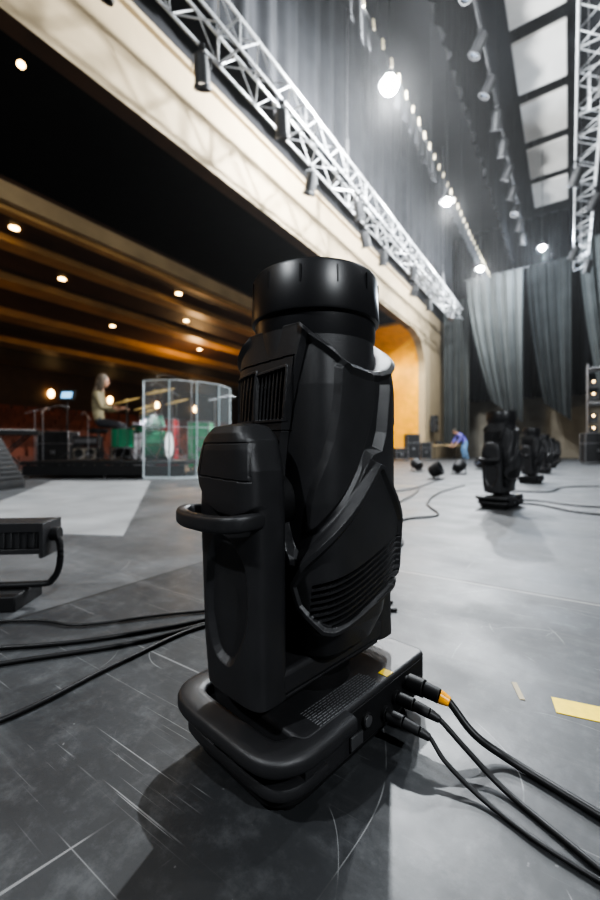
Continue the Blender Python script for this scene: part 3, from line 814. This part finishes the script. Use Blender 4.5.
# ---------------------------------------------------------------- people
def person(name, joints, bones, mats, head_c, face_yaw, face_pitch, loc, rz, hair_long=False, sc=1.0):
    """joints: name->(pos, radius); bones: (a,b,label). one continuous skinned body."""
    e = empty(name, loc, rz, sc)
    names = list(joints); idx = {n: i for i, n in enumerate(names)}
    vs = [joints[n][0] for n in names]; rad = [joints[n][1] for n in names]
    eds = [(idx[a], idx[b_]) for a, b_, _ in bones]; lab = [l for *_, l in bones]
    roots = [idx['pelvis']]
    for s in ('l', 'r'):
        pal = Vector(joints['palm_'+s][0]); wr = Vector(joints['wrist_'+s][0]); d = (pal-wr).normalized()
        sd = Vector((0, 1, 0)) if abs(d.y) < .8 else Vector((1, 0, 0))
        sd = (sd-d*sd.dot(d)).normalized(); dn = Vector((0, 0, -1)); dn = (dn-d*dn.dot(d)).normalized() if abs(d.z) < .9 else Vector((1, 0, 0))
        for k, ln in enumerate((.070, .080, .075, .058)):
            o0 = pal+sd*(k-1.5)*.019
            c = [o0-d*.02, o0+d*.03, o0+d*(.03+ln*.5)+dn*.012, o0+d*(.03+ln*.8)+dn*.035]
            st = len(vs); vs += [tuple(p) for p in c]; rad += [.010, .009, .0085, .007]; roots.append(st)
            for q in range(3): eds.append((st+q, st+q+1)); lab.append(0)
        sgn = -1 if s == 'l' else 1
        o0 = wr+d*.03+sd*sgn*.025
        c = [o0-sd*sgn*.015, o0+sd*sgn*.025+d*.02, o0+sd*sgn*.035+d*.05+dn*.01]
        st = len(vs); vs += [tuple(p) for p in c]; rad += [.011, .010, .008]; roots.append(st)
        for q in range(2): eds.append((st+q, st+q+1)); lab.append(0)
    me = bpy.data.meshes.new('tmp'); me.from_pydata([tuple(v) for v in vs], eds, [])
    o = bpy.data.objects.new('tmp', me); COL.objects.link(o)
    o.modifiers.new('skin', 'SKIN')
    bpy.context.view_layer.update()
    sv = me.skin_vertices[0].data
    for i, r in enumerate(rad):
        rr = r if isinstance(r, tuple) else (r, r)
        sv[i].radius = rr; sv[i].use_root = i in roots
    ss = o.modifiers.new('sub', 'SUBSURF'); ss.levels = 2; ss.render_levels = 2
    bpy.context.view_layer.update()
    dg = bpy.context.evaluated_depsgraph_get()
    m2 = bpy.data.meshes.new_from_object(o.evaluated_get(dg)); bpy.data.objects.remove(o)
    m2.materials.clear()
    for m in mats: m2.materials.append(m)
    V = [Vector(v) for v in vs]
    for p in m2.polygons:
        best = 1e9; bl = 0; c = p.center
        for (a, b_), l in zip(eds, lab):
            A = V[a]; B = V[b_]; ab = B-A; t = max(0, min(1, (c-A).dot(ab)/max(ab.length_squared, 1e-9)))
            ra = rad[a] if not isinstance(rad[a], tuple) else max(rad[a]); rb = rad[b_] if not isinstance(rad[b_], tuple) else max(rad[b_])
            dd = (c-(A+ab*t)).length/(ra*(1-t)+rb*t)
            if dd < best: best = dd; bl = l
        p.material_index = bl; p.use_smooth = True
    ob = bpy.data.objects.new('body', m2); COL.objects.link(ob); ob.parent = e
    b = MB(); R = (Matrix.Rotation(face_yaw, 3, 'Z') @ Matrix.Rotation(face_pitch, 3, 'Y')); c = Vector(head_c)
    b.ell(c, (.095, .075, .118), 16, 0, R)
    b.ell(c+R@Vector((.03, 0, -.06)), (.062, .052, .058), 10, 0, R)
    b.ell(c+R@Vector((.098, 0, -.02)), (.018, .012, .024), 8, 0, R)
    for s in (-1, 1):
        b.ell(c+R@Vector((.082, s*.032, .008)), (.012, .014, .010), 8, 2, R)
        b.ell(c+R@Vector((0, s*.077, -.01)), (.018, .01, .03), 8, 0, R)
    b.ell(c+R@Vector((.086, 0, -.062)), (.008, .024, .007), 8, 3, R)
    b.ell(c+R@Vector((-.020, 0, .030)), (.098, .086, .108), 14, 1, R)
    if hair_long:
        b.ell(c+R@Vector((-.07, 0, -.08)), (.055, .085, .16), 12, 1, R); b.ell(c+R@Vector((-.085, 0, -.20)), (.05, .10, .15), 12, 1, R)
        for s in (-1, 1): b.ell(c+R@Vector((-.01, s*.075, -.08)), (.05, .025, .14), 10, 1, R)
    b.build('head', [mats[0], mats[3], M_black, mats[5]], e, smooth=60)
    return e
SK = mat('skin', (.50, .29, .20), .5); HAIR1 = mat('grey_brown_hair', (.10, .075, .052), .6, 0, .4, 40); HAIR2 = mat('dark_hair', (.04, .03, .02), .5)
SH1 = mat('tan_olive_shirt', (.20, .17, .10), .8); PT1 = mat('dark_trousers', (.03, .03, .035), .8); LIP = mat('lips', (.4, .15, .13), .5)
SH2 = mat('purple_blue_shirt', (.16, .14, .50), .8); PT2 = mat('blue_jeans', (.16, .30, .50), .8); SHOE = mat('shoes', (.03, .03, .03), .5)
def body(J):
    j = dict(J); bn = [('pelvis', 'spine', 1), ('spine', 'chest', 1), ('chest', 'neck', 1), ('neck', 'skull', 0)]
    for s in 'lr':
        bn += [('chest', 'sh_'+s, 1), ('sh_'+s, 'elb_'+s, 1), ('elb_'+s, 'fore_'+s, 1), ('fore_'+s, 'wrist_'+s, 0), ('wrist_'+s, 'palm_'+s, 0),
               ('pelvis', 'hip_'+s, 2), ('hip_'+s, 'knee_'+s, 2), ('knee_'+s, 'calf_'+s, 2), ('calf_'+s, 'ank_'+s, 2), ('ank_'+s, 'toe_'+s, 4)]
    return j, bn
def sym(d):
    r = {}
    for k, (p, rad) in d.items():
        r[k+'_l'] = ((p[0], p[1], p[2]), rad); r[k+'_r'] = ((p[0], -p[1], p[2]), rad)
    return r
J = {'pelvis': ((0, 0, .70), (.15, .12)), 'spine': ((-.02, 0, .88), (.13, .10)), 'chest': ((.0, 0, 1.08), (.15, .11)), 'neck': ((.03, 0, 1.24), (.06, .06)), 'skull': ((.05, 0, 1.33), (.055, .055))}
J.update(sym({'sh': ((.0, .18, 1.17), .062), 'elb': ((.10, .25, .91), .046), 'fore': ((.26, .20, .93), .040), 'wrist': ((.34, .16, .95), .026), 'palm': ((.40, .15, .96), (.032, .018)),
              'hip': ((.04, .09, .68), .09), 'knee': ((.42, .17, .64), .062), 'calf': ((.43, .17, .42), .055), 'ank': ((.42, .17, .09), .038), 'toe': ((.57, .19, .035), .034)}))
j, bn = body(J)
person('seated_musician', j, bn, [SK, SH1, PT1, HAIR1, SHOE, LIP], (.075, 0, 1.43), 0.1, .15, STO, CAMROT+.25, True, 1.05)
J = {'pelvis': ((0, 0, .90), (.14, .11)), 'spine': ((.10, 0, 1.04), (.125, .10)), 'chest': ((.25, 0, 1.18), (.15, .11)), 'neck': ((.38, 0, 1.27), (.06, .06)), 'skull': ((.44, 0, 1.30), (.055, .055))}
J.update(sym({'sh': ((.30, .18, 1.22), .060), 'elb': ((.40, .22, .96), .045), 'fore': ((.52, .20, .84), .038), 'wrist': ((.60, .16, .76), .026), 'palm': ((.64, .14, .70), (.032, .018)),
              'hip': ((.0, .09, .86), .09), 'knee': ((.06, .12, .48), .062), 'calf': ((.0, .12, .32), .055), 'ank': ((-.05, .13, .09), .038), 'toe': ((.10, .15, .035), .034)}))
j, bn = body(J)
person('bending_technician', j, bn, [SK, SH2, PT2, HAIR2, SHOE, LIP], (.52, 0, 1.36), 0, .7, cv(7.75, 18.8), CAMROT+math.pi+.2, False, 1.0)

# ---------------------------------------------------------------- world (thin theatrical haze in the air), camera
w = bpy.data.worlds.new('world'); SC.world = w; w.use_nodes = True
w.node_tree.nodes['Background'].inputs[0].default_value = (.5, .55, .6, 1)
w.node_tree.nodes['Background'].inputs[1].default_value = .02
vs_ = w.node_tree.nodes.new('ShaderNodeVolumeScatter')
vs_.inputs['Density'].default_value = .0015; vs_.inputs['Anisotropy'].default_value = .6
w.node_tree.links.new(vs_.outputs[0], w.node_tree.nodes['World Output'].inputs['Volume'])
cam = bpy.data.cameras.new('camera'); co = bpy.data.objects.new('camera', cam); COL.objects.link(co)
co.location = (0, 0, .5); co.rotation_euler = (math.pi/2, 0, CAMROT)
cam.lens = 16; cam.sensor_width = 36; cam.clip_start = .02
cam.dof.use_dof = True; cam.dof.focus_distance = .62; cam.dof.aperture_fstop = 2.8
SC.camera = co
